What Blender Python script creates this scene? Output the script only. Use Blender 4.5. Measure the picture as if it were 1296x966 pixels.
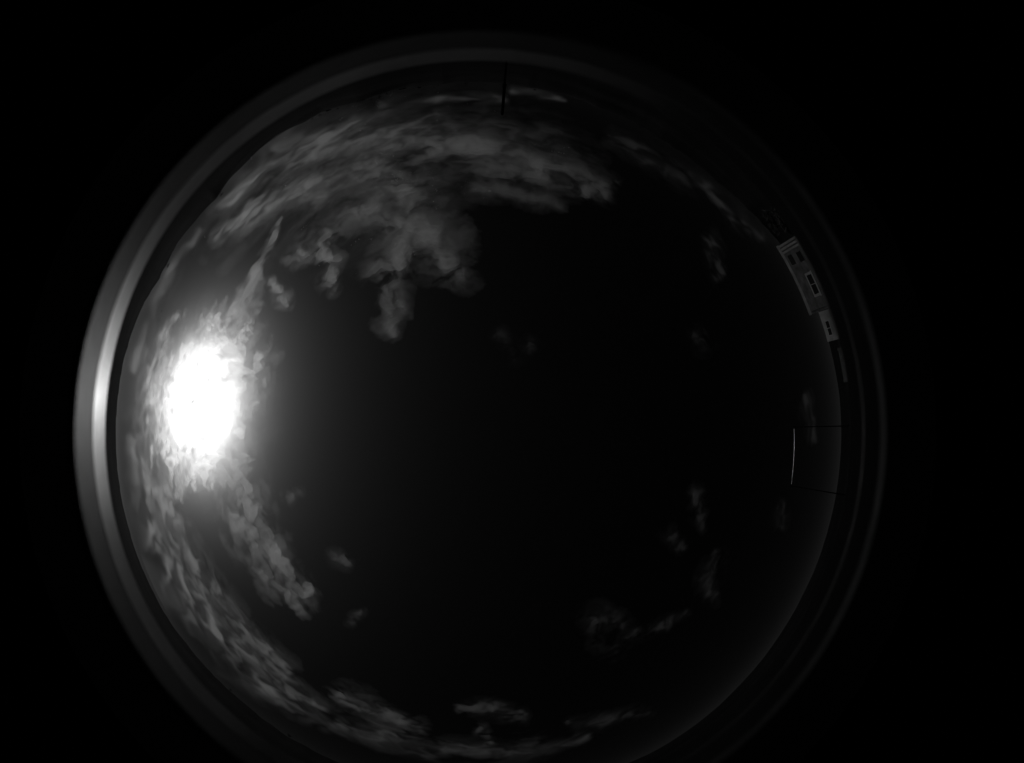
import bpy, bmesh, math, random
import numpy as np
from mathutils import Vector, Matrix

for o in list(bpy.data.objects):
    bpy.data.objects.remove(o, do_unlink=True)
sc = bpy.context.scene
COL = sc.collection
R = math.radians

# ------------------------------------------------------------------ camera
# all-sky fisheye looking straight up; x = photo right, y = photo down
W, H = 1296.0, 966.0
CX, CY = 605.0, 549.0                       # zenith in the photograph
PX = 36.0 / W                               # millimetres of sensor per photo pixel
R90, RSUN, TSUN = 460.0, 354.0, R(62.0)     # horizon radius, sun radius, sun zenith angle
_a, _b = RSUN * PX, R90 * PX
K3 = ((math.pi / 2) / _b - TSUN / _a) / (_b ** 2 - _a ** 2)
K1 = TSUN / _a - K3 * _a ** 2
cd = bpy.data.cameras.new('camera')
cam = bpy.data.objects.new('camera', cd)
COL.objects.link(cam)
sc.camera = cam
cd.type = 'PANO'
cd.panorama_type = 'FISHEYE_LENS_POLYNOMIAL'
cd.sensor_width = 36
cd.sensor_fit = 'HORIZONTAL'
cd.fisheye_polynomial_k0 = 0
cd.fisheye_polynomial_k1 = -K1
cd.fisheye_polynomial_k2 = 0
cd.fisheye_polynomial_k3 = -K3
cd.fisheye_polynomial_k4 = 0
cd.fisheye_fov = R(262)
cd.shift_x = (W / 2 - CX) / W
cd.shift_y = (CY - H / 2) / H
cd.clip_start = 0.001
cd.clip_end = 300000
cd.dof.use_dof = True
cd.dof.focus_distance = 400
cd.lens = 50
cd.dof.aperture_fstop = 17
cam.rotation_euler = (math.pi, 0, 0)


def theta_of(r):
    m = r * PX
    return K1 * m + K3 * m ** 3


def direction(px, py):
    dx, dy = px - CX, py - CY
    r = math.hypot(dx, dy)
    t = theta_of(r)
    return Vector((math.sin(t) * dx / r, math.sin(t) * dy / r, math.cos(t)))


def azimuth(px, py):
    return math.atan2(py - CY, px - CX)


# ------------------------------------------------------------------ sky, sun, exposure
SUN = direction(253, 512).normalized()
AUREOLE, AUREOLE2 = 0.00038, 0.0245
EL = math.asin(SUN.z)
w = bpy.data.worlds.new('World')
sc.world = w
w.use_nodes = True
nt = w.node_tree
bg = nt.nodes['Background']
sky = nt.nodes.new('ShaderNodeTexSky')
sky.sky_type = 'NISHITA'
sky.sun_disc = False
sky.sun_elevation = EL
sky.sun_rotation = math.atan2(SUN.x, SUN.y)
sky.altitude = 450
sky.air_density = 0.10
sky.dust_density = 0.35
sky.ozone_density = 1.0
sepc = nt.nodes.new('ShaderNodeSeparateColor')   # monochrome sensor that sees mostly the red end
nt.links.new(sky.outputs[0], sepc.inputs[0])
# aureole of the hazy air round the sun: forward scattering peak that falls off with angle from the sun
geo = nt.nodes.new('ShaderNodeTexCoord')
dot = nt.nodes.new('ShaderNodeVectorMath'); dot.operation = 'DOT_PRODUCT'
nt.links.new(geo.outputs['Generated'], dot.inputs[0])
dot.inputs[1].default_value = SUN


def wmath(op, a, b):
    n = nt.nodes.new('ShaderNodeMath'); n.operation = op
    for k, v in enumerate((a, b)):
        if hasattr(v, 'links'): nt.links.new(v, n.inputs[k])
        else: n.inputs[k].default_value = v
    return n.outputs[0]


den = wmath('SUBTRACT', 1 + 0.9 ** 2, wmath('MULTIPLY', dot.outputs['Value'], 2 * 0.9))
aur = wmath('MINIMUM', wmath('MULTIPLY', wmath('POWER', den, -3.0), AUREOLE / 0.05), 170 / 0.05)
aur = wmath('ADD', aur, wmath('MULTIPLY', wmath('POWER', den, -1.8), AUREOLE2 / 0.05))
sepz = nt.nodes.new('ShaderNodeSeparateXYZ')        # the long low path through the haze dims the aureole near the horizon
nt.links.new(geo.outputs['Generated'], sepz.inputs[0])
ext = wmath('POWER', math.e, wmath('DIVIDE', -0.07, wmath('ADD', wmath('MAXIMUM', sepz.outputs['Z'], 0.0), 0.035)))
aur = wmath('MULTIPLY', aur, ext)
tot = wmath('ADD', sepc.outputs['Red'], aur)
nt.links.new(tot, bg.inputs['Color'])
bg.inputs['Strength'].default_value = 0.05
ld = bpy.data.lights.new('sun', 'SUN')
ld.energy = 5.0
ld.angle = R(0.5)
ld.color = (1.0, 1.0, 1.0)                       # the picture is monochrome
sun = bpy.data.objects.new('sun', ld)
COL.objects.link(sun)
sun.rotation_euler = SUN.to_track_quat('Z', 'Y').to_euler()
sc.view_settings.view_transform = 'Standard'
sc.view_settings.look = 'None'
sc.view_settings.gamma = 1
sc.view_settings.exposure = -3.95
sc.cycles.max_bounces = 8
sc.cycles.volume_bounces = 3
sc.cycles.transparent_max_bounces = 16
sc.cycles.use_denoising = True

# ------------------------------------------------------------------ helpers
rng = random.Random(11)


def material(name, value, rough=0.8, noise=0.0, scale=4.0, metallic=0.0, bump=0.0):
    m = bpy.data.materials.new(name)
    m.use_nodes = True
    t = m.node_tree
    p = t.nodes['Principled BSDF']
    p.inputs['Roughness'].default_value = rough
    p.inputs['Metallic'].default_value = metallic
    p.inputs['Base Color'].default_value = (value, value, value, 1)
    if noise > 0:
        tc = t.nodes.new('ShaderNodeTexCoord')
        n = t.nodes.new('ShaderNodeTexNoise')
        n.inputs['Scale'].default_value = scale
        n.inputs['Detail'].default_value = 8
        t.links.new(tc.outputs['Object'], n.inputs['Vector'])
        mr = t.nodes.new('ShaderNodeMapRange')
        mr.inputs['From Min'].default_value = 0.3
        mr.inputs['From Max'].default_value = 0.7
        mr.inputs['To Min'].default_value = value * (1 - noise)
        mr.inputs['To Max'].default_value = value * (1 + noise)
        t.links.new(n.outputs['Fac'], mr.inputs['Value'])
        t.links.new(mr.outputs[0], p.inputs['Base Color'])
        if bump > 0:
            b = t.nodes.new('ShaderNodeBump')
            b.inputs['Strength'].default_value = bump
            t.links.new(n.outputs['Fac'], b.inputs['Height'])
            t.links.new(b.outputs[0], p.inputs['Normal'])
    return m


def mesh_object(name, verts, faces, mat, parent=None, smooth=False):
    me = bpy.data.meshes.new(name)
    me.from_pydata([tuple(v) for v in verts], [], faces)
    me.materials.append(mat)
    if smooth:
        me.polygons.foreach_set('use_smooth', [True] * len(me.polygons))
    me.update()
    o = bpy.data.objects.new(name, me)
    COL.objects.link(o)
    if parent:
        o.parent = parent
    return o


def bm_object(name, bm, mat, parent=None, smooth=False):
    bmesh.ops.recalc_face_normals(bm, faces=bm.faces)
    me = bpy.data.meshes.new(name)
    bm.to_mesh(me)
    bm.free()
    me.materials.append(mat)
    if smooth:
        me.polygons.foreach_set('use_smooth', [True] * len(me.polygons))
    o = bpy.data.objects.new(name, me)
    COL.objects.link(o)
    if parent:
        o.parent = parent
    return o


def add_box(bm, x0, x1, y0, y1, z0, z1):
    v = [bm.verts.new((x, y, z)) for z in (z0, z1) for x, y in ((x0, y0), (x1, y0), (x1, y1), (x0, y1))]
    for f in ((3, 2, 1, 0), (4, 5, 6, 7), (0, 1, 5, 4), (1, 2, 6, 5), (2, 3, 7, 6), (3, 0, 4, 7)):
        bm.faces.new([v[i] for i in f])


def box(name, x0, x1, y0, y1, z0, z1, mat, parent=None, bevel=0.0):
    bm = bmesh.new()
    add_box(bm, x0, x1, y0, y1, z0, z1)
    if bevel:
        bmesh.ops.bevel(bm, geom=list(bm.edges), offset=bevel, segments=1, affect='EDGES')
    return bm_object(name, bm, mat, parent)


def add_tube(bm, pts, radii, seg=10, cap=True):
    rings = []
    n = len(pts)
    for i, p in enumerate(pts):
        p = Vector(p)
        d = (Vector(pts[min(i + 1, n - 1)]) - Vector(pts[max(i - 1, 0)])).normalized()
        a = d.orthogonal().normalized() if abs(d.z) > 0.9 else d.cross(Vector((0, 0, 1))).normalized()
        b = d.cross(a)
        rr = radii[i] if hasattr(radii, '__len__') else radii
        rings.append([bm.verts.new(p + (a * math.cos(2 * math.pi * k / seg) + b * math.sin(2 * math.pi * k / seg)) * rr)
                      for k in range(seg)])
    for i in range(n - 1):
        for k in range(seg):
            bm.faces.new((rings[i][k], rings[i][(k + 1) % seg], rings[i + 1][(k + 1) % seg], rings[i + 1][k]))
    if cap:
        bm.faces.new(rings[0][::-1])
        bm.faces.new(rings[-1])


def lathe(name, profile, mat, parent=None, seg=512, closed=True):
    """revolve (radius, height) points about the vertical axis through the camera"""
    verts, faces = [], []
    n = len(profile)
    for k in range(seg):
        a = 2 * math.pi * k / seg
        for r, z in profile:
            verts.append((r * math.cos(a), r * math.sin(a), z))
    for k in range(seg):
        k2 = (k + 1) % seg
        for i in range(n if closed else n - 1):
            j = (i + 1) % n
            faces.append((k * n + i, k2 * n + i, k2 * n + j, k * n + j))
    o = mesh_object(name, verts, faces, mat, parent)
    return o


def empty(name, loc=(0, 0, 0), rz=0.0):
    o = bpy.data.objects.new(name, None)
    COL.objects.link(o)
    o.location = loc
    o.rotation_euler = (0, 0, rz)
    return o


def tag(o, label=None, cat=None, group=None, kind=None):
    if label: o['label'] = label
    if cat: o['category'] = cat
    if group: o['group'] = group
    if kind: o['kind'] = kind
    return o


# vectorised gradient noise -------------------------------------------------
_prm = np.random.RandomState(5).permutation(1024)
_prm = np.concatenate([_prm, _prm, _prm])
_ang = np.random.RandomState(6).rand(1024) * 2 * math.pi
_gx, _gy = np.cos(_ang), np.sin(_ang)


def gnoise(x, y):
    xi, yi = np.floor(x).astype(int), np.floor(y).astype(int)
    xf, yf = x - xi, y - yi
    u = xf * xf * xf * (xf * (xf * 6 - 15) + 10)
    v = yf * yf * yf * (yf * (yf * 6 - 15) + 10)

    def g(ix, iy, fx, fy):
        h = _prm[_prm[ix & 1023] + (iy & 1023)]
        return _gx[h] * fx + _gy[h] * fy
    a = g(xi, yi, xf, yf); b = g(xi + 1, yi, xf - 1, yf)
    c = g(xi, yi + 1, xf, yf - 1); d = g(xi + 1, yi + 1, xf - 1, yf - 1)
    return (a + (b - a) * u) * (1 - v) + (c + (d - c) * u) * v


def fbm(x, y, wl, foot, octaves=6, gain=0.55, seed=0.0):
    """0-centred fractal noise; octaves finer than the mesh footprint are faded out"""
    s = np.zeros_like(x); amp = 1.0; tot = 0.0
    for k in range(octaves):
        l = wl / 2.03 ** k
        wgt = np.clip((l / foot - 1.5) / 2.5, 0, 1)
        s += amp * wgt * gnoise(x / l + 17.3 * k + seed, y / l - 9.1 * k + 3.7 * seed)
        tot += amp; amp *= gain
    return s / tot * 2.2


# ------------------------------------------------------------------ ground with its hills
# horizon height in degrees by direction (degrees round the photograph, y down)
HOR = [(0, 0.2), (20, 0.3), (45, 0.2), (62, 0.2), (80, 1.2), (95, 2.2), (118, 3.0), (128, 2.6), (138, 2.0), (152, 0.8),
       (168, 0.4), (180, 0.3), (192, 0.6), (199, 1.6), (206, 3.4), (213, 3.4), (222, 4.6), (229, 2.8), (236, 1.5), (241, 2.8),
       (244, 2.2), (250, 4.2), (257, 3.6), (264, 4.6), (274, 4.8), (282, 5.2), (290, 6.0), (300, 6.2), (312, 5.8),
       (320, 4.4), (327, 2.6), (334, 1.2), (345, 0.4), (360, 0.2)]
EYE = 8.4                                    # camera height above the near ground
NA, NR = 720, 120
az = np.arange(NA) / NA * 2 * math.pi
hd = np.interp(np.degrees(az), [a for a, _ in HOR], [e for _, e in HOR])
hd = hd + 0.6 * fbm(np.cos(az) * 20, np.sin(az) * 20, 2.0, np.full(NA, 0.02), 5, seed=8.0) * np.clip(hd / 2, 0.15, 1)
rad = np.geomspace(14, 60000, NR)
A, RR = np.meshgrid(az, rad, indexing='ij')
X, Y = RR * np.cos(A), RR * np.sin(A)
peak = 640 + 200 * fbm(np.cos(az) * 3, np.sin(az) * 3, 1.3, np.full(NA, 0.01), 3, seed=4.0)
u = RR / peak[:, None]
shape = np.where(u < 1, np.clip((u - 0.12) / 0.88, 0, 1) ** 1.7, np.exp(-((u - 1) * 0.9) ** 2))
rough = fbm(X, Y, 500, RR * 2 * math.pi / NA * 1.2, 6, seed=2.0)
ridge = np.tan(np.radians(hd))[:, None] * peak[:, None] * (1 + 0.10 * rough)
Z = -EYE + (ridge + EYE) * shape + 5 * np.clip(u, 0, 1) * rough
Z = np.where(RR < 75, -EYE + 0.15 * rough * (RR / 75), Z)
Z = np.where(u > 1, np.minimum(Z, RR * np.tan(np.radians(hd))[:, None] * 0.9 + 1), Z)
verts = np.stack([X, Y, Z], -1).reshape(-1, 3).tolist() + [[0, 0, -EYE]]
faces = []
for i in range(NA):
    i2 = (i + 1) % NA
    faces.append((len(verts) - 1, i * NR, i2 * NR))
    for j in range(NR - 1):
        faces.append((i * NR + j, i * NR + j + 1, i2 * NR + j + 1, i2 * NR + j))
M_ground = material('scrub_fields', 0.016, 1.0, 0.5, 0.01)
M_ground.node_tree.nodes['Principled BSDF'].inputs['Specular IOR Level'].default_value = 0.05
ground = mesh_object('ground', verts, faces, M_ground, smooth=True)
tag(ground, kind='structure')


def ground_z(a, r):
    i = int(round((a % (2 * math.pi)) / (2 * math.pi) * NA)) % NA
    return float(np.interp(r, rad, Z[i]))


# ------------------------------------------------------------------ the roof the camera stands on
M_conc = material('roof_concrete', 0.28, 0.9, 0.3, 3.0, bump=0.2)
M_plast = material('plaster', 0.085, 0.95, 0.5, 0.9, bump=0.1)
M_white = material('white_plaster', 0.27, 0.9, 0.25, 0.8, bump=0.1)
M_cream = material('pale_plaster', 0.2, 0.9, 0.25, 1.2)
M_glass = material('window_glass', 0.02, 0.08)
M_dark = material('dark_void', 0.02, 0.8)
M_frame = material('window_frame_paint', 0.4, 0.5)
M_tile = material('dark_render', 0.06, 0.8, 0.3, 4)
M_black = material('black_flock', 0.004, 1.0)
M_black.node_tree.nodes['Principled BSDF'].inputs['Specular IOR Level'].default_value = 0.0
M_steel = material('galvanised_steel', 0.45, 0.45, 0.15, 30, metallic=1.0)
M_darkmetal = material('dark_mast_paint', 0.03, 0.6)
RZ = -1.9                                     # roof level below the lens
base = empty('camera_building', (0, 0, -EYE))
box('wall', -5.2, 6.4, -5.6, 5.6, -0.4, EYE + RZ - 0.002, M_plast, base)
box('roof_slab', -5.3, 6.5, -5.7, 5.7, EYE + RZ, EYE + RZ + 0.15, M_conc, base)
for (x0, x1, y0, y1) in ((-5.3, 6.5, -5.7, -5.45), (-5.3, 6.5, 5.45, 5.7), (-5.3, -5.05, -5.449, 5.449), (6.25, 6.5, -5.449, 5.449)):
    box('parapet', x0, x1, y0, y1, EYE + RZ + 0.151, EYE + RZ + 0.75, M_plast, base)
tag(base, 'flat roofed plastered building carrying the sky camera', 'building')

# ------------------------------------------------------------------ sky camera housing (the rings round the picture)
hous = empty('sky_camera_housing', (0, 0, RZ + 0.15))
zo = -(RZ + 0.15)                             # lens height in the housing's own frame


def ring_z(rpx, radius):                      # height of a point of the rim seen at photo radius rpx
    return zo + radius / math.tan(theta_of(rpx))


M_bead = material('satin_clamp_ring', 0.55, 0.29, 0.15, 400, metallic=1.0)
M_bead.node_tree.nodes['Principled BSDF'].inputs['Specular Tint'].default_value = (0.33, 0.33, 0.33, 1)
M_flange = material('brushed_flange', 0.17, 0.42, 0.15, 300, metallic=1.0)
M_flange.node_tree.nodes['Principled BSDF'].inputs['Specular Tint'].default_value = (0.4, 0.4, 0.4, 1)


def depression(rpx):
    return math.tan(theta_of(rpx) - math.pi / 2)


RO = 0.112                                    # outer lip of the satin clamp ring
SL, SL2 = math.tan(R(9.0)), math.tan(R(6.0))
dA, dB, dB2, dC = depression(472), depression(487.5), depression(488.5), depression(510)
r1 = RO * (dA + SL) / (dB + SL)               # its inner edge, lower down
zA, zB = zo - RO * dA, zo - r1 * dB
r2 = r1 - 0.0012
zB2 = zo - r2 * dB2
r3 = (r2 * dB2 + r2 * SL2) / (dC + SL2)
zC = zo - r3 * dC
lathe('clamp_ring', [(r1, zB), (RO - 0.001, zA), (RO, zA - 0.0008), (RO, zB - 0.016), (r1, zB - 0.016)], M_bead, hous)
lathe('flange', [(r3, zC), (r2, zB2), (r2, zB - 0.018), (r3, zB - 0.018)], M_flange, hous)
zp = zC - 0.002
lathe('base_plate', [(0.018, zp), (r3 - 0.0005, zp), (r3 - 0.0005, zp - 0.012), (0.018, zp - 0.012)], M_black, hous)
lathe('lens_barrel', [(0.004, zo - 0.010), (0.012, zo - 0.013), (0.014, zp - 0.02), (0.004, zp - 0.02)], M_black, hous, seg=48)
lathe('housing_body', [(0.001, zp - 0.013), (RO + 0.004, zp - 0.030), (RO + 0.004, zp - 0.20), (0.001, zp - 0.20)], M_black, hous, seg=96)
bm = bmesh.new()
add_tube(bm, [(0, 0, 0.012), (0, 0, zp - 0.201)], 0.03, 20)
bm_object('post', bm, M_steel, hous, True)
box('foot_plate', -0.12, 0.12, -0.12, 0.12, 0.001, 0.0115, M_steel, hous)
tag(hous, 'round rimmed sky camera housing on a post on the roof', 'camera')


# ------------------------------------------------------------------ houses
def facade(bm, width, z0, z1, openings, depth):
    """front wall (local -x faces the camera) made of pieces round real openings"""
    ys = sorted({-width / 2, width / 2} | {o[0] for o in openings} | {o[1] for o in openings})
    zs = sorted({z0, z1} | {o[2] for o in openings} | {o[3] for o in openings})
    for a, b in zip(ys, ys[1:]):
        run = None
        for c, d in zip(zs, zs[1:]):
            solid = not any(o[0] <= a and b <= o[1] and o[2] <= c and d <= o[3] for o in openings)
            if solid:
                add_box(bm, 0, depth, a, b, c, d)


def window(parent, o, panes=2, mat=M_frame, bars=True, proud=0.03, fw=0.09):
    y0, y1, z0, z1 = o
    bm = bmesh.new()
    add_box(bm, -proud, 0.10, y0 - fw, y0 + 0.002, z0 - fw, z1 + fw)
    add_box(bm, -proud, 0.10, y1 - 0.002, y1 + fw, z0 - fw, z1 + fw)
    add_box(bm, -proud, 0.10, y0 + 0.003, y1 - 0.003, z1 - 0.002, z1 + fw)
    fr = bm_object('window', bm, mat, parent)
    box('sill', -proud - 0.07, 0.12, y0 - fw - 0.05, y1 + fw + 0.05, z0 - fw - 0.06, z0 - 0.001, mat, fr)
    st = (y1 - y0) / panes
    for k in range(panes):
        box('pane', 0.13, 0.15, y0 + k * st + 0.03, y0 + (k + 1) * st - 0.03, z0 + 0.02, z1 - 0.02, M_glass, fr)
        if bars and k:
            box('mullion', 0.09, 0.16, y0 + k * st - 0.029, y0 + k * st + 0.029, z0, z1, mat, fr)
    return fr


def house(D, a0, a1, top_deg, depth, mat, label, openings_deg, trim_mat, band=0.5, band_out=0.06, fw=0.09, cat='house'):
    am = (a0 + a1) / 2
    gz = ground_z(R(am), D)
    root = empty('house', (D * math.cos(R(am)), D * math.sin(R(am)), gz), R(am))
    wd = 2 * D * math.tan(R(abs(a1 - a0) / 2))
    top = D * math.tan(R(top_deg)) - gz

    def yy(a): return D * math.tan(R(a - am))
    ops = [(yy(o[0]), yy(o[1]), D * math.tan(R(o[2])) - gz, D * math.tan(R(o[3])) - gz) for o in openings_deg]
    ops = [tuple(round(v, 3) for v in o) for o in ops]
    low = [(o[0], o[1], o[2] - 3.1, o[3] - 3.1) for o in ops if o[2] - 3.1 > 0.9 and not any(
        q[2] - 0.5 < o[3] - 3.1 and o[2] - 3.1 < q[3] + 0.5 and q[0] < o[1] and o[0] < q[1] for q in ops)]
    bm = bmesh.new()
    facade(bm, wd, -0.5, top - band, ops + low, 0.30)
    bmesh.ops.remove_doubles(bm, verts=bm.verts, dist=0.0005)
    wall = bm_object('wall', bm, mat, root)
    bm = bmesh.new()
    add_box(bm, 0.301, depth, -wd / 2, -wd / 2 + 0.3, -0.5, top - band)
    add_box(bm, 0.301, depth, wd / 2 - 0.3, wd / 2, -0.5, top - band)
    add_box(bm, depth - 0.3, depth - 0.002, -wd / 2 + 0.301, wd / 2 - 0.301, -0.5, top - band)
    bm_object('wall', bm, mat, root)
    box('roof_slab', 0.05, depth - 0.05, -wd / 2 + 0.05, wd / 2 - 0.05, top - band - 0.25, top - band - 0.02, M_conc, root)
    box('floor_slab', 0.31, depth - 0.31, -wd / 2 + 0.31, wd / 2 - 0.31, top - band - 3.3, top - band - 3.1, M_conc, root)
    box('parapet', -band_out, 0.22, -wd / 2 - band_out, wd / 2 + band_out, top - band + 0.001, top, trim_mat, root, 0.02)
    for s in (-1, 1):
        box('parapet', 0.221, depth, s * wd / 2 - 0.11 + s * (band_out - 0.11), s * wd / 2 + 0.11 + s * (band_out - 0.11),
            top - band + 0.001, top - 0.004, trim_mat, root, 0.02)
    return root, ops, low, wd, top, yy, gz


# big grey house
D1 = 34.0
root, ops, low, wd, top, yy, gz = house(
    D1, -32.0, -19.7, 4.3, 9.0, M_plast, '',
    [(-29.9, -28.1, 0.9, 2.7), (-29.7, -27.9, -2.6, -0.7), (-25.7, -22.4, -2.2, -0.3)], M_cream, band=0.55)
for k, o in enumerate(ops + low):
    window(root, o, 2 if o[1] - o[0] > 1.4 else 1, M_white if o[1] - o[0] > 1.4 else M_plast, fw=0.22 if o[1] - o[0] > 1.4 else 0.08)
for a in (-31.75, -31.15, -30.55):            # light pilasters at the corner
    y = yy(a)
    box('pilaster', -0.12, -0.002, y - 0.11, y + 0.11, -0.3, top - 0.57, M_cream, root, 0.015)
bm = bmesh.new()
add_tube(bm, [(-0.09, wd / 2 - 0.25, -0.2), (-0.09, wd / 2 - 0.25, top - 0.7)], 0.055, 10)
bm_object('downpipe', bm, M_darkmetal, root, True)
tag(root, 'grey plastered three storey house with pilasters and a white framed window', 'house')

# small white house
root2, ops, low, wd, top, yy, gz = house(
    50.0, -19.6, -14.7, 0.75, 7.0, M_white, '', [(-17.9, -15.6, -1.75, -0.45)], M_white, band=0.35, band_out=0.03)
for o in ops + low:
    window(root2, o, 2, M_frame, fw=0.05)
tag(root2, 'small white house with one wide dark window beside the grey house', 'house')

# low shed past the white house
root3, ops, low, wd, top, yy, gz = house(
    46.0, -13.4, -8.0, -2.3, 5.0, M_tile, '', [(-12.0, -11.0, -4.2, -3.2)], M_tile, band=0.25)
for o in ops + low:
    window(root3, o, 1, M_frame, fw=0.05)
tag(root3, 'low dim shed with a flat roof past the small white house', 'shed')


# ------------------------------------------------------------------ trees on the skyline and by the houses
M_leaf = material('foliage', 0.03, 0.8, 0.4, 2.0)
M_bark = material('bark', 0.06, 0.9, 0.3, 8.0)


def tree(name, D, a, top_deg, width, label, group, n=500, narrow=False):
    gz = ground_z(R(a), D) - 0.2
    root = empty(name, (D * math.cos(R(a)), D * math.sin(R(a)), gz))
    ht = max(D * math.tan(R(top_deg)) - gz, 2.5)
    bm = bmesh.new()
    add_tube(bm, [(0, 0, 0), (0.05 * width, 0, ht * 0.3), (-0.03 * width, 0.04 * width, ht * 0.6), (0, 0, ht * 0.85)],
             [0.05 * width + 0.05, 0.035 * width + 0.04, 0.02 * width + 0.03, 0.02], 7)
    for k in range(6):
        t = 2 * math.pi * k / 6 + rng.random()
        z0 = ht * rng.uniform(0.3, 0.55)
        e = (0.38 * width * math.cos(t), 0.38 * width * math.sin(t), z0 + ht * rng.uniform(0.12, 0.3))
        add_tube(bm, [(0, 0, z0), tuple(x * 0.5 for x in e[:2]) + ((z0 + e[2]) / 2 + 0.02 * ht,), e], [0.02 * width + 0.02, 0.012 * width + 0.015, 0.01], 5)
    bm_object('trunk', bm, M_bark, root, True)
    verts, faces = [], []
    lobes = [(rng.uniform(-.28, .28) * width, rng.uniform(-.28, .28) * width, ht * rng.uniform(0.45, 0.85), width * rng.uniform(.16, .3)) for _ in range(11)]
    for k in range(n):
        lx, ly, lz, lr = rng.choice(lobes)
        v = Vector((rng.gauss(0, 1), rng.gauss(0, 1), rng.gauss(0, 1))).normalized() * lr * rng.random() ** 0.4
        c = Vector((lx, ly, min(lz, ht - lr * 0.8))) + Vector((v.x, v.y, v.z * (1.3 if narrow else 0.8)))
        s = width * rng.uniform(0.035, 0.075)
        d1 = Vector((rng.gauss(0, 1), rng.gauss(0, 1), rng.gauss(0, 1))).normalized()
        d2 = d1.orthogonal().normalized() * s * 0.6
        b = len(verts)
        verts += [c - d1 * s, c + d2, c + d1 * s, c - d2]
        faces.append((b, b + 1, b + 2, b + 3))
    mesh_object('crown', verts, faces, M_leaf, root)
    tag(root, label, 'tree', group)
    return root


tree('olive_tree', 44, -35.0, 3.1, 5.0, 'dark rounded tree beside the pilastered end of the grey house', None, 900)
for a, ht, wdt in ((208.5, 8, 8), (223.0, 9, 7), (242.2, 8, 7), (243.6, 10, 8), (246.6, 8, 6), (252.2, 9, 7), (253.7, 11, 7), (254.9, 8, 7),
                   (262.6, 12, 5), (263.4, 8, 6), (268.0, 8, 8), (271.3, 9, 7), (279.4, 8, 8), (287.0, 9, 9), (301.0, 8, 8), (134.0, 8, 7), (122.0, 9, 8)):
    i = int(round((a % 360) / 360 * NA)) % NA
    D = float(peak[i]) * 0.99
    ht, wdt = ht * 1.35, wdt * 1.2
    tree('skyline_tree', D, a, math.degrees(math.atan2(ground_z(R(a), D) + ht, D)), wdt,
         'small dark tree on the hill skyline', 'trees along the hill skyline', 260)


def farmhouse(a, w, d, h, label):
    i = int(round((a % 360) / 360 * NA)) % NA
    D = float(peak[i]) * 0.985
    root = empty('farmhouse', (D * math.cos(R(a)), D * math.sin(R(a)), ground_z(R(a), D) - 0.3), R(a))
    box('wall', -d / 2, d / 2, -w / 2, w / 2, 0, h, M_plast, root)
    e = 0.35
    rv = [(-d / 2 - e, -w / 2 - e, h + 0.01), (d / 2 + e, -w / 2 - e, h + 0.01), (d / 2 + e, w / 2 + e, h + 0.01), (-d / 2 - e, w / 2 + e, h + 0.01),
          (0, -w / 2 - e, h + d * 0.28), (0, w / 2 + e, h + d * 0.28)]
    rf = mesh_object('roof', rv, [(3, 2, 1, 0), (0, 1, 4), (2, 3, 5), (1, 2, 5, 4), (3, 0, 4, 5)], M_tile, root)
    box('chimney', -0.3, 0.3, w * 0.2, w * 0.2 + 0.6, h + d * 0.2, h + d * 0.28 + 0.9, M_plast, rf)
    box('door', -d / 2 - 0.05, -d / 2 - 0.003, -0.5, 0.5, 0.3, 2.4, M_darkmetal, root)
    for y in (-w * 0.3, w * 0.3):
        box('window', -d / 2 - 0.05, -d / 2 - 0.003, y - 0.5, y + 0.5, 1.4, 2.6, M_glass, root)
    tag(root, label, 'house', 'farmhouses on the hill skyline')


farmhouse(245.2, 10, 7, 4.2, 'dark farmhouse with chimney between two trees on the hill skyline')
farmhouse(257.6, 12, 8, 5.5, 'broad dark farmhouse on the hill skyline past a clump of trees')
farmhouse(260.4, 7, 6, 6.0, 'narrow tall farmhouse on the hill skyline by the tallest tree')

# ------------------------------------------------------------------ antenna mast on the roof
aa = azimuth(637, 128)
DM = 5.2
mast = empty('antenna_mast', (DM * math.cos(aa), DM * math.sin(aa), RZ + 0.15))
zt = DM / math.tan(theta_of(math.hypot(637 - CX, 146 - CY))) - (RZ + 0.15)
bm = bmesh.new()
add_tube(bm, [(0, 0, 0.012), (0, 0, zt - 0.9)], 0.016, 12)
bm_object('pole', bm, M_black, mast, True)
box('foot_plate', -0.12, 0.12, -0.12, 0.12, 0.001, 0.0115, M_black, mast)
bm = bmesh.new()
add_tube(bm, [(0, 0, zt - 0.899), (0, 0, zt - 0.04), (0, 0, zt)], [0.024, 0.024, 0.012], 12)
bm_object('antenna', bm, M_black, mast, True)
bm = bmesh.new()
add_tube(bm, [(0, 0, zt - 1.02), (0, 0, zt - 0.9)], 0.03, 12)
bm_object('clamp', bm, M_black, mast, True)
tag(mast, 'dark slim antenna mast standing against the low bright cloud', 'antenna')

# ------------------------------------------------------------------ overhead cable that catches the sun
DC = 5.6
M_cable = material('bare_cable', 0.8, 0.05, metallic=1.0)


def pole_end(px, py, D):
    d = direction(px, py)
    h = math.hypot(d.x, d.y)
    return Vector((d.x / h * D, d.y / h * D, d.z / h * D))


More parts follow.
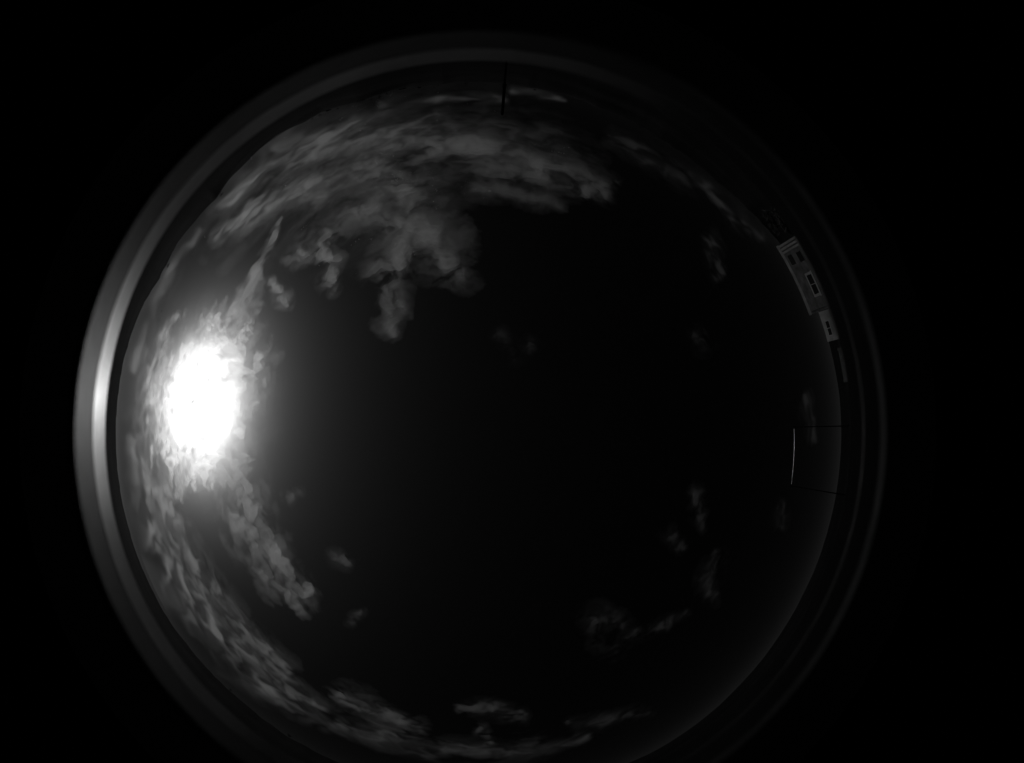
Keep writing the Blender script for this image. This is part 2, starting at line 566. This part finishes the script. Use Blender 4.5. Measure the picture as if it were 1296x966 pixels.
p0, p1 = pole_end(1005.2, 545, DC), pole_end(1002.0, 611, DC)
tv = (p1 - p0).normalized()
c0, c1 = p0 - tv * 0.06, p1 + tv * 0.06
pts = []
for k in range(25):
    t = k / 24
    p = c0.lerp(c1, t)
    p.z += 0.004 * (2 * t - 1) ** 2
    pts.append(p)
cab = empty('overhead_cable', c0)
bm = bmesh.new()
add_tube(bm, [p - c0 for p in pts], 0.006, 16)
bm_object('wire', bm, M_cable, cab, True)
tag(cab, 'short thin taut cable over the roof glinting white in the sun', 'cable')
for lab, c in (('slim dark roof pole holding the cable end nearer the grey house', pts[0]),
               ('slim dark roof pole holding the cable end away from the grey house', pts[-1])):
    gz = RZ + 0.15
    o = empty('cable_pole', (c.x, c.y, gz))
    bm = bmesh.new()
    add_tube(bm, [(0, 0, 0.01), (0, 0, c.z - gz + 0.03)], [0.012, 0.007], 12)
    bm_object('pole', bm, M_black, o, True)
    box('foot_plate', -0.06, 0.06, -0.06, 0.06, 0.001, 0.0095, M_black, o)
    box('bracket', -0.014, 0.014, -0.014, 0.014, c.z - gz - 0.012, c.z - gz + 0.012, M_black, o)
    tag(o, lab, 'pole', 'poles of the overhead cable')


# ------------------------------------------------------------------ clouds: closed bodies of scattering vapour on a deck above the site
def cloud_material(name, sigma, fwd, g=0.88):
    m = bpy.data.materials.new(name)
    m.use_nodes = True
    t = m.node_tree
    t.nodes.remove(t.nodes['Principled BSDF'])
    out = t.nodes['Material Output']
    a = t.nodes.new('ShaderNodeVolumeScatter')
    a.inputs['Color'].default_value = (1, 1, 1, 1)
    a.inputs['Density'].default_value = sigma * fwd
    a.inputs['Anisotropy'].default_value = g
    b = t.nodes.new('ShaderNodeVolumeScatter')
    b.inputs['Color'].default_value = (1, 1, 1, 1)
    b.inputs['Density'].default_value = sigma * (1 - fwd)
    b.inputs['Anisotropy'].default_value = 0.45
    s = t.nodes.new('ShaderNodeAddShader')
    t.links.new(a.outputs[0], s.inputs[0])
    t.links.new(b.outputs[0], s.inputs[1])
    t.links.new(s.outputs[0], out.inputs['Volume'])
    return m


SIG = 0.004
M_cloud = cloud_material('cloud_vapour', SIG, 0.38)
M_ice = cloud_material('cloud_ice_veil', SIG, 0.95, 0.85)
STEP = 1.4


def cloud(label, path, tau=0.8, deck=2500.0, wl=900.0, stretch=1.0, ang=0.0, thr=0.28, contrast=1.0, seed=None, name='cloud', step=STEP, octv=7, mat=None, veil=0.32):
    """path: (px, py, half width) of the cloud's spine seen from the site -> body on the deck"""
    seed = (len(label) * 7.77 + path[0][0] * 0.37) if seed is None else seed
    xs = [p[0] for p in path]; ys = [p[1] for p in path]; wm = max(p[2] for p in path) * 2.3
    gx = np.arange(min(xs) - wm, max(xs) + wm + step, step)
    gy = np.arange(min(ys) - wm, max(ys) + wm + step, step)
    PXX, PYY = np.meshgrid(gx, gy, indexing='ij')
    dx, dy = PXX - CX, PYY - CY
    rr = np.hypot(dx, dy) + 1e-6
    th = K1 * (rr * PX) + K3 * (rr * PX) ** 3
    ok = th < R(88.3)
    thc = np.minimum(th, R(88.3))
    rho = deck * np.tan(thc)
    X, Y = rho * dx / rr, rho * dy / rr
    foot = deck / np.cos(thc) ** 2 * (K1 + 3 * K3 * (rr * PX) ** 2) * PX * step
    foot = np.sqrt(foot * deck / np.cos(thc) * 0.0025 * step)
    wl = wl * 0.6
    ca, sa = math.cos(R(ang)), math.sin(R(ang))
    # slow domain: keeps billows from being crushed without limit towards the horizon
    cmp_ = 1.0 / np.sqrt(1 + (rho / (3.5 * deck)) ** 2)
    U, V = X * cmp_, Y * cmp_
    ff = np.maximum(foot * cmp_, 1.0)
    qx = U + 0.45 * wl * fbm(U, V, wl * 0.8, ff, 5, seed=seed + 31)
    qy = V + 0.45 * wl * fbm(U, V, wl * 0.8, ff, 5, seed=seed + 57)
    n = fbm((qx * ca + qy * sa) / stretch, (-qx * sa + qy * ca), wl, ff / max(1, stretch ** .5), octv, 0.70, seed)
    env = np.zeros_like(X)
    wv = 0.75 * sum(p[2] for p in path) / len(path)
    WX = PXX + wv * fbm(qx, qy, wl * 2.2, ff, 6, 0.6, seed=seed + 11)
    WY = PYY + wv * fbm(qx, qy, wl * 2.2, ff, 6, 0.6, seed=seed + 23)
    if len(path) == 1:
        path = [path[0], (path[0][0] + 0.5, path[0][1], path[0][2])]
    for (ax, ay, aw), (bx, by, bw) in zip(path, path[1:]):
        vx, vy = bx - ax, by - ay
        t = np.clip(((WX - ax) * vx + (WY - ay) * vy) / (vx * vx + vy * vy + 1e-6), 0, 1)
        d = np.hypot(WX - ax - t * vx, WY - ay - t * vy)
        env = np.maximum(env, np.exp(-(d / (aw + t * (bw - aw))) ** 2))
    n = n * 1.9
    soft = np.sqrt(env) * np.clip((env - 0.02) / 0.1, 0, 1)
    f = env * 0.95 + soft * contrast * 1.0 * n - thr * 0.8
    f = np.clip(f, 0, 1.6) ** 2.1
    wide = env ** 0.4 * np.clip((env - 0.004) / 0.05, 0, 1)
    nl = fbm(qx / stretch ** .5, qy, wl * 1.3, ff, 5, 0.6, seed + 5)
    f = f + veil * np.clip(wide * (0.75 + 1.5 * nl) - 0.18, 0, 1)
    f[~ok] = 0
    f[0, :] = f[-1, :] = 0; f[:, 0] = f[:, -1] = 0
    th_m = tau * f * np.maximum(np.cos(thc), 0.06) / SIG        # thickness in metres
    nx, ny = f.shape
    live = f > 0
    cell = live[:-1, :-1] | live[1:, :-1] | live[:-1, 1:] | live[1:, 1:]
    ii, jj = np.nonzero(cell)
    if len(ii) == 0:
        return None
    idx = np.arange(nx * ny).reshape(nx, ny)
    quad = np.stack([idx[ii, jj], idx[ii + 1, jj], idx[ii + 1, jj + 1], idx[ii, jj + 1]], 1)
    used = np.unique(quad)
    remap = -np.ones(nx * ny, int); remap[used] = np.arange(len(used))
    q = remap[quad]
    bx = X.ravel()[used]; by = Y.ravel()[used]; t = th_m.ravel()[used]; lv = t > 0
    bot = np.stack([bx, by, deck - 0.4 * t], 1)
    topi = np.where(lv, np.cumsum(lv) - 1 + len(used), np.arange(len(used)))
    topv = np.stack([bx[lv], by[lv], deck + 0.6 * t[lv]], 1)
    V3 = np.concatenate([bot, topv])
    F = np.concatenate([q[:, ::-1], topi[q]])
    same = (topi[q] == q).all(1)
    F = np.concatenate([q[~same][:, ::-1], topi[q][~same]])
    me = bpy.data.meshes.new(name)
    org = V3.mean(0)
    V3 = V3 - org
    me.vertices.add(len(V3)); me.vertices.foreach_set('co', V3.astype(np.float32).ravel())
    me.loops.add(F.size); me.loops.foreach_set('vertex_index', F.astype(np.int32).ravel())
    me.polygons.add(len(F))
    me.polygons.foreach_set('loop_start', np.arange(0, F.size, 4, dtype=np.int32))
    me.update(calc_edges=True)
    me.materials.append(mat or M_cloud)
    o = bpy.data.objects.new(name, me)
    o.location = org
    COL.objects.link(o)
    tag(o, label, 'cloud', 'clouds over the site')
    return o


CLOUDS = [
    ('broad veil of thin cloud spread round the sun', [(275, 440, 50), (270, 510, 60), (275, 590, 45)], dict(tau=0.15, thr=0.12, contrast=0.5, deck=5200, wl=1800)),
    ('blazing cloud bank right in front of the sun', [(288, 418, 18), (278, 460, 40), (245, 515, 54), (236, 560, 38), (250, 600, 16)], dict(tau=2.1, thr=0.18, contrast=1.5, wl=420, veil=0.12, seed=41.7, mat=M_ice)),
    ('pale film of haze cloud filling the gaps of the broken clouds', [(310, 280, 38), (370, 250, 55), (450, 235, 65), (540, 245, 50)], dict(tau=0.2, thr=0.1, contrast=0.45, wl=3000, deck=5600, veil=0.5, octv=5)),
    ('smooth grey sheet of cloud behind the broad upper bank', [(500, 165, 30), (560, 165, 38), (630, 180, 42), (700, 200, 34), (745, 215, 22)], dict(tau=0.2, thr=0.15, contrast=0.45, wl=2200, deck=4200, veil=0.4, seed=12.0)),
    ('long thin streak rising from the glare round the sun', [(278, 425, 6), (300, 385, 5), (325, 340, 5), (345, 300, 4), (356, 275, 2.5)], dict(tau=0.7, thr=0.2, stretch=2.0, ang=120, wl=260, contrast=1.3)),
    ('wide bright plume rising from the glare round the sun', [(292, 425, 8), (308, 390, 10), (320, 362, 9), (328, 340, 5)], dict(tau=1.3, thr=0.2, stretch=2.0, ang=120, wl=350)),
    ('short thin streak on the open sky side of the wide plume', [(305, 430, 5), (318, 408, 4), (330, 385, 3)], dict(tau=0.8, thr=0.15, wl=300)),
    ('ragged bright scrap hanging below the sun', [(238, 588, 9), (228, 612, 10), (224, 630, 6)], dict(tau=1.2, thr=0.2, contrast=1.5, wl=260)),
    ('bright torn fringe on the horizon side of the sun glare', [(212, 468, 8), (200, 505, 11), (206, 545, 9)], dict(tau=1.4, thr=0.2, contrast=1.5, wl=300)),
    ('small bright scrap between the sun and the torn trailing cloud', [(285, 565, 9), (300, 580, 9), (312, 592, 5)], dict(tau=1.1, thr=0.2, contrast=1.5, wl=240)),
    ('bright curled scrap above the sun glare', [(262, 405, 8), (272, 420, 10), (290, 412, 7)], dict(tau=1.3, thr=0.2, contrast=1.5, wl=260)),
    ('pale scrap on the open sky side of the sun', [(312, 470, 6), (318, 500, 6), (312, 525, 5)], dict(tau=0.8, thr=0.2, contrast=1.5, wl=220)),
    ('thin forked wisp on the horizon side of the sun', [(186, 505, 9), (196, 455, 8), (212, 420, 7), (222, 400, 5)], dict(tau=0.8, contrast=1.2, wl=700)),
    ('broad upper bank with a ragged lower edge', [(345, 205, 20), (430, 180, 32), (500, 178, 34), (560, 182, 34), (620, 196, 28), (690, 212, 22), (760, 235, 14)], dict(tau=0.5, thr=0.22, contrast=0.9, wl=1400)),
    ('smooth sloping tongue under the broad upper bank', [(600, 236, 12), (650, 240, 15), (685, 252, 13), (708, 262, 7)], dict(tau=0.45, contrast=0.5, wl=1200, seed=61.0)),
    ('grey shoulder hanging from the broad upper bank', [(455, 205, 26), (500, 235, 24), (525, 262, 20)], dict(tau=0.5, wl=900)),
    ('feathery streak close above the dark hills', [(282, 255, 12), (330, 218, 12), (390, 188, 16), (450, 162, 18)], dict(tau=0.7, stretch=2.5, ang=-35, wl=800)),
    ('second feathery streak below the first', [(275, 298, 11), (330, 262, 13), (380, 240, 15), (430, 225, 14)], dict(tau=0.65, stretch=2.0, ang=-35, wl=700)),
    ('large billowed cloud in mid sky', [(405, 300, 16), (455, 272, 22), (520, 280, 30), (570, 300, 22)], dict(tau=0.45, contrast=0.85, wl=750, veil=0.5)),
    ('hanging plume that ends in a bright knot', [(510, 310, 20), (488, 355, 22), (490, 405, 15), (495, 420, 9)], dict(tau=0.55, contrast=0.85, wl=650, veil=0.5)),
    ('ragged dim edge of the large billowed cloud', [(555, 330, 24), (590, 345, 18)], dict(tau=0.35, contrast=1.0, wl=600, veil=0.6)),
    ('curled patch of broken cloud', [(370, 330, 11), (398, 315, 13), (425, 325, 9), (415, 360, 12)], dict(tau=0.7, contrast=1.3, wl=500)),
    ('small bright ragged scrap near the sun streak', [(345, 360, 8), (357, 375, 10), (362, 388, 5)], dict(tau=0.7, contrast=1.3, wl=400)),
    ('slim cloud band lying on the hills beside the sun', [(170, 470, 8), (185, 420, 9), (205, 365, 9), (230, 322, 7), (250, 292, 5)], dict(tau=0.22, thr=0.2, contrast=0.9, wl=1500)),
    ('long low bank along the horizon below the sun', [(172, 560, 9), (186, 640, 14), (205, 700, 18), (236, 762, 20), (285, 815, 20), (340, 862, 17), (400, 900, 13)], dict(tau=0.4, thr=0.16, contrast=1.15, wl=1300, veil=0.4)),
    ('faint second layer along the horizon below the sun', [(205, 620, 12), (228, 690, 17), (262, 748, 18), (312, 805, 17), (362, 850, 13)], dict(tau=0.3, thr=0.14, contrast=1.2, wl=1000, veil=0.5)),
    ('torn cloud trailing away below the sun', [(285, 600, 12), (312, 640, 22), (330, 690, 24), (352, 730, 20), (385, 765, 12)], dict(tau=0.6, contrast=1.1, wl=520, veil=0.5)),
    ('side lobe of the torn cloud', [(345, 700, 12), (380, 740, 13), (392, 755, 8)], dict(tau=0.5, contrast=1.2, wl=500)),
    ('tiny scrap beside the torn cloud', [(362, 632, 7), (375, 622, 6)], dict(tau=0.2, contrast=1.2, wl=350, veil=0.5)),
    ('heaped cloud head above the low horizon bank', [(428, 880, 13), (450, 893, 16), (490, 908, 13), (530, 922, 10)], dict(tau=0.38, contrast=1.0, wl=800, veil=0.5)),
    ('flat low cloud stretching along the bottom horizon', [(420, 915, 10), (480, 935, 12), (560, 948, 12), (640, 952, 12), (700, 945, 11), (742, 932, 7)], dict(tau=0.28, thr=0.16, contrast=0.9, wl=1500, veil=0.5)),
    ('dim flat scrap over the bottom horizon', [(580, 895, 8), (620, 898, 11), (660, 908, 9)], dict(tau=0.35, wl=900)),
    ('small dim scrap past the flat low cloud', [(610, 925, 7), (622, 937, 6)], dict(tau=0.5, wl=700)),
    ('faint strip of cloud far along the horizon', [(720, 915, 6), (760, 912, 9), (820, 900, 7)], dict(tau=0.25, wl=1100)),
    ('faint round puff alone in the dark sky', [(755, 780, 15), (768, 800, 20)], dict(tau=0.24, contrast=1.0, wl=650, veil=0.5, octv=5)),
    ('faint drawn out thread by the lone puff', [(800, 805, 9), (840, 790, 8), (870, 775, 5)], dict(tau=0.15, contrast=1.3, wl=500)),
    ('upright pale smudge far from the sun', [(884, 625, 10), (886, 650, 11), (888, 668, 6)], dict(tau=0.26, contrast=0.8, wl=600, veil=0.5, octv=4)),
    ('dim smudge below the upright pale one', [(905, 700, 10), (896, 735, 14), (898, 752, 10)], dict(tau=0.17, contrast=1.1, wl=600, veil=0.5)),
    ('faint scrap beside the upright pale smudge', [(845, 675, 9), (862, 690, 9)], dict(tau=0.19, contrast=1.3, wl=500)),
    ('faint upright wisp high above the grey house', [(900, 300, 9), (905, 330, 11), (910, 350, 8)], dict(tau=0.17, contrast=1.3, wl=600, veil=0.5)),
    ('faint slanted band above the far ridge', [(775, 172, 8), (810, 195, 13), (850, 218, 13), (890, 238, 12)], dict(tau=0.26, contrast=0.7, wl=1500, octv=4)),
    ('dim trail leading down to the grey house', [(900, 245, 8), (935, 275, 10), (965, 300, 8)], dict(tau=0.3, wl=1200, octv=4)),
    ('pale upright streak beyond the glinting cable', [(1018, 500, 6), (1024, 530, 7), (1028, 558, 5)], dict(tau=0.3, contrast=1.2, wl=900, veil=0.4)),
    ('dim streak close to the end of the glinting cable', [(990, 640, 7), (986, 665, 7)], dict(tau=0.2, contrast=1.3, wl=700, veil=0.4)),
    ('barely visible ring of vapour near the zenith', [(635, 425, 10), (650, 447, 10), (672, 435, 9)], dict(tau=0.05, contrast=1.2, wl=350)),
    ('barely visible tuft high on the dark side', [(885, 425, 9), (893, 440, 10)], dict(tau=0.15, contrast=1.2, wl=450)),
    ('tiny grey tuft off the torn cloud', [(425, 706, 9), (438, 714, 7)], dict(tau=0.14, contrast=1.2, wl=350, veil=0.5)),
    ('tiny faint tuft over the heaped cloud head', [(445, 785, 7), (460, 775, 5)], dict(tau=0.12, contrast=1.2, wl=350, veil=0.5)),
    ('bright strip resting on the far ridge by the antenna', [(648, 116, 5), (675, 118, 6), (700, 124, 5), (715, 128, 3)], dict(tau=0.5, thr=0.15, contrast=1.0, wl=1500)),
    ('long thin strip just above the wooded skyline', [(480, 135, 5), (540, 127, 5), (600, 124, 5), (640, 127, 4)], dict(tau=0.35, thr=0.15, contrast=1.0, wl=1500)),
]
for label, path, kw in CLOUDS:
    cloud(label, path, **kw)
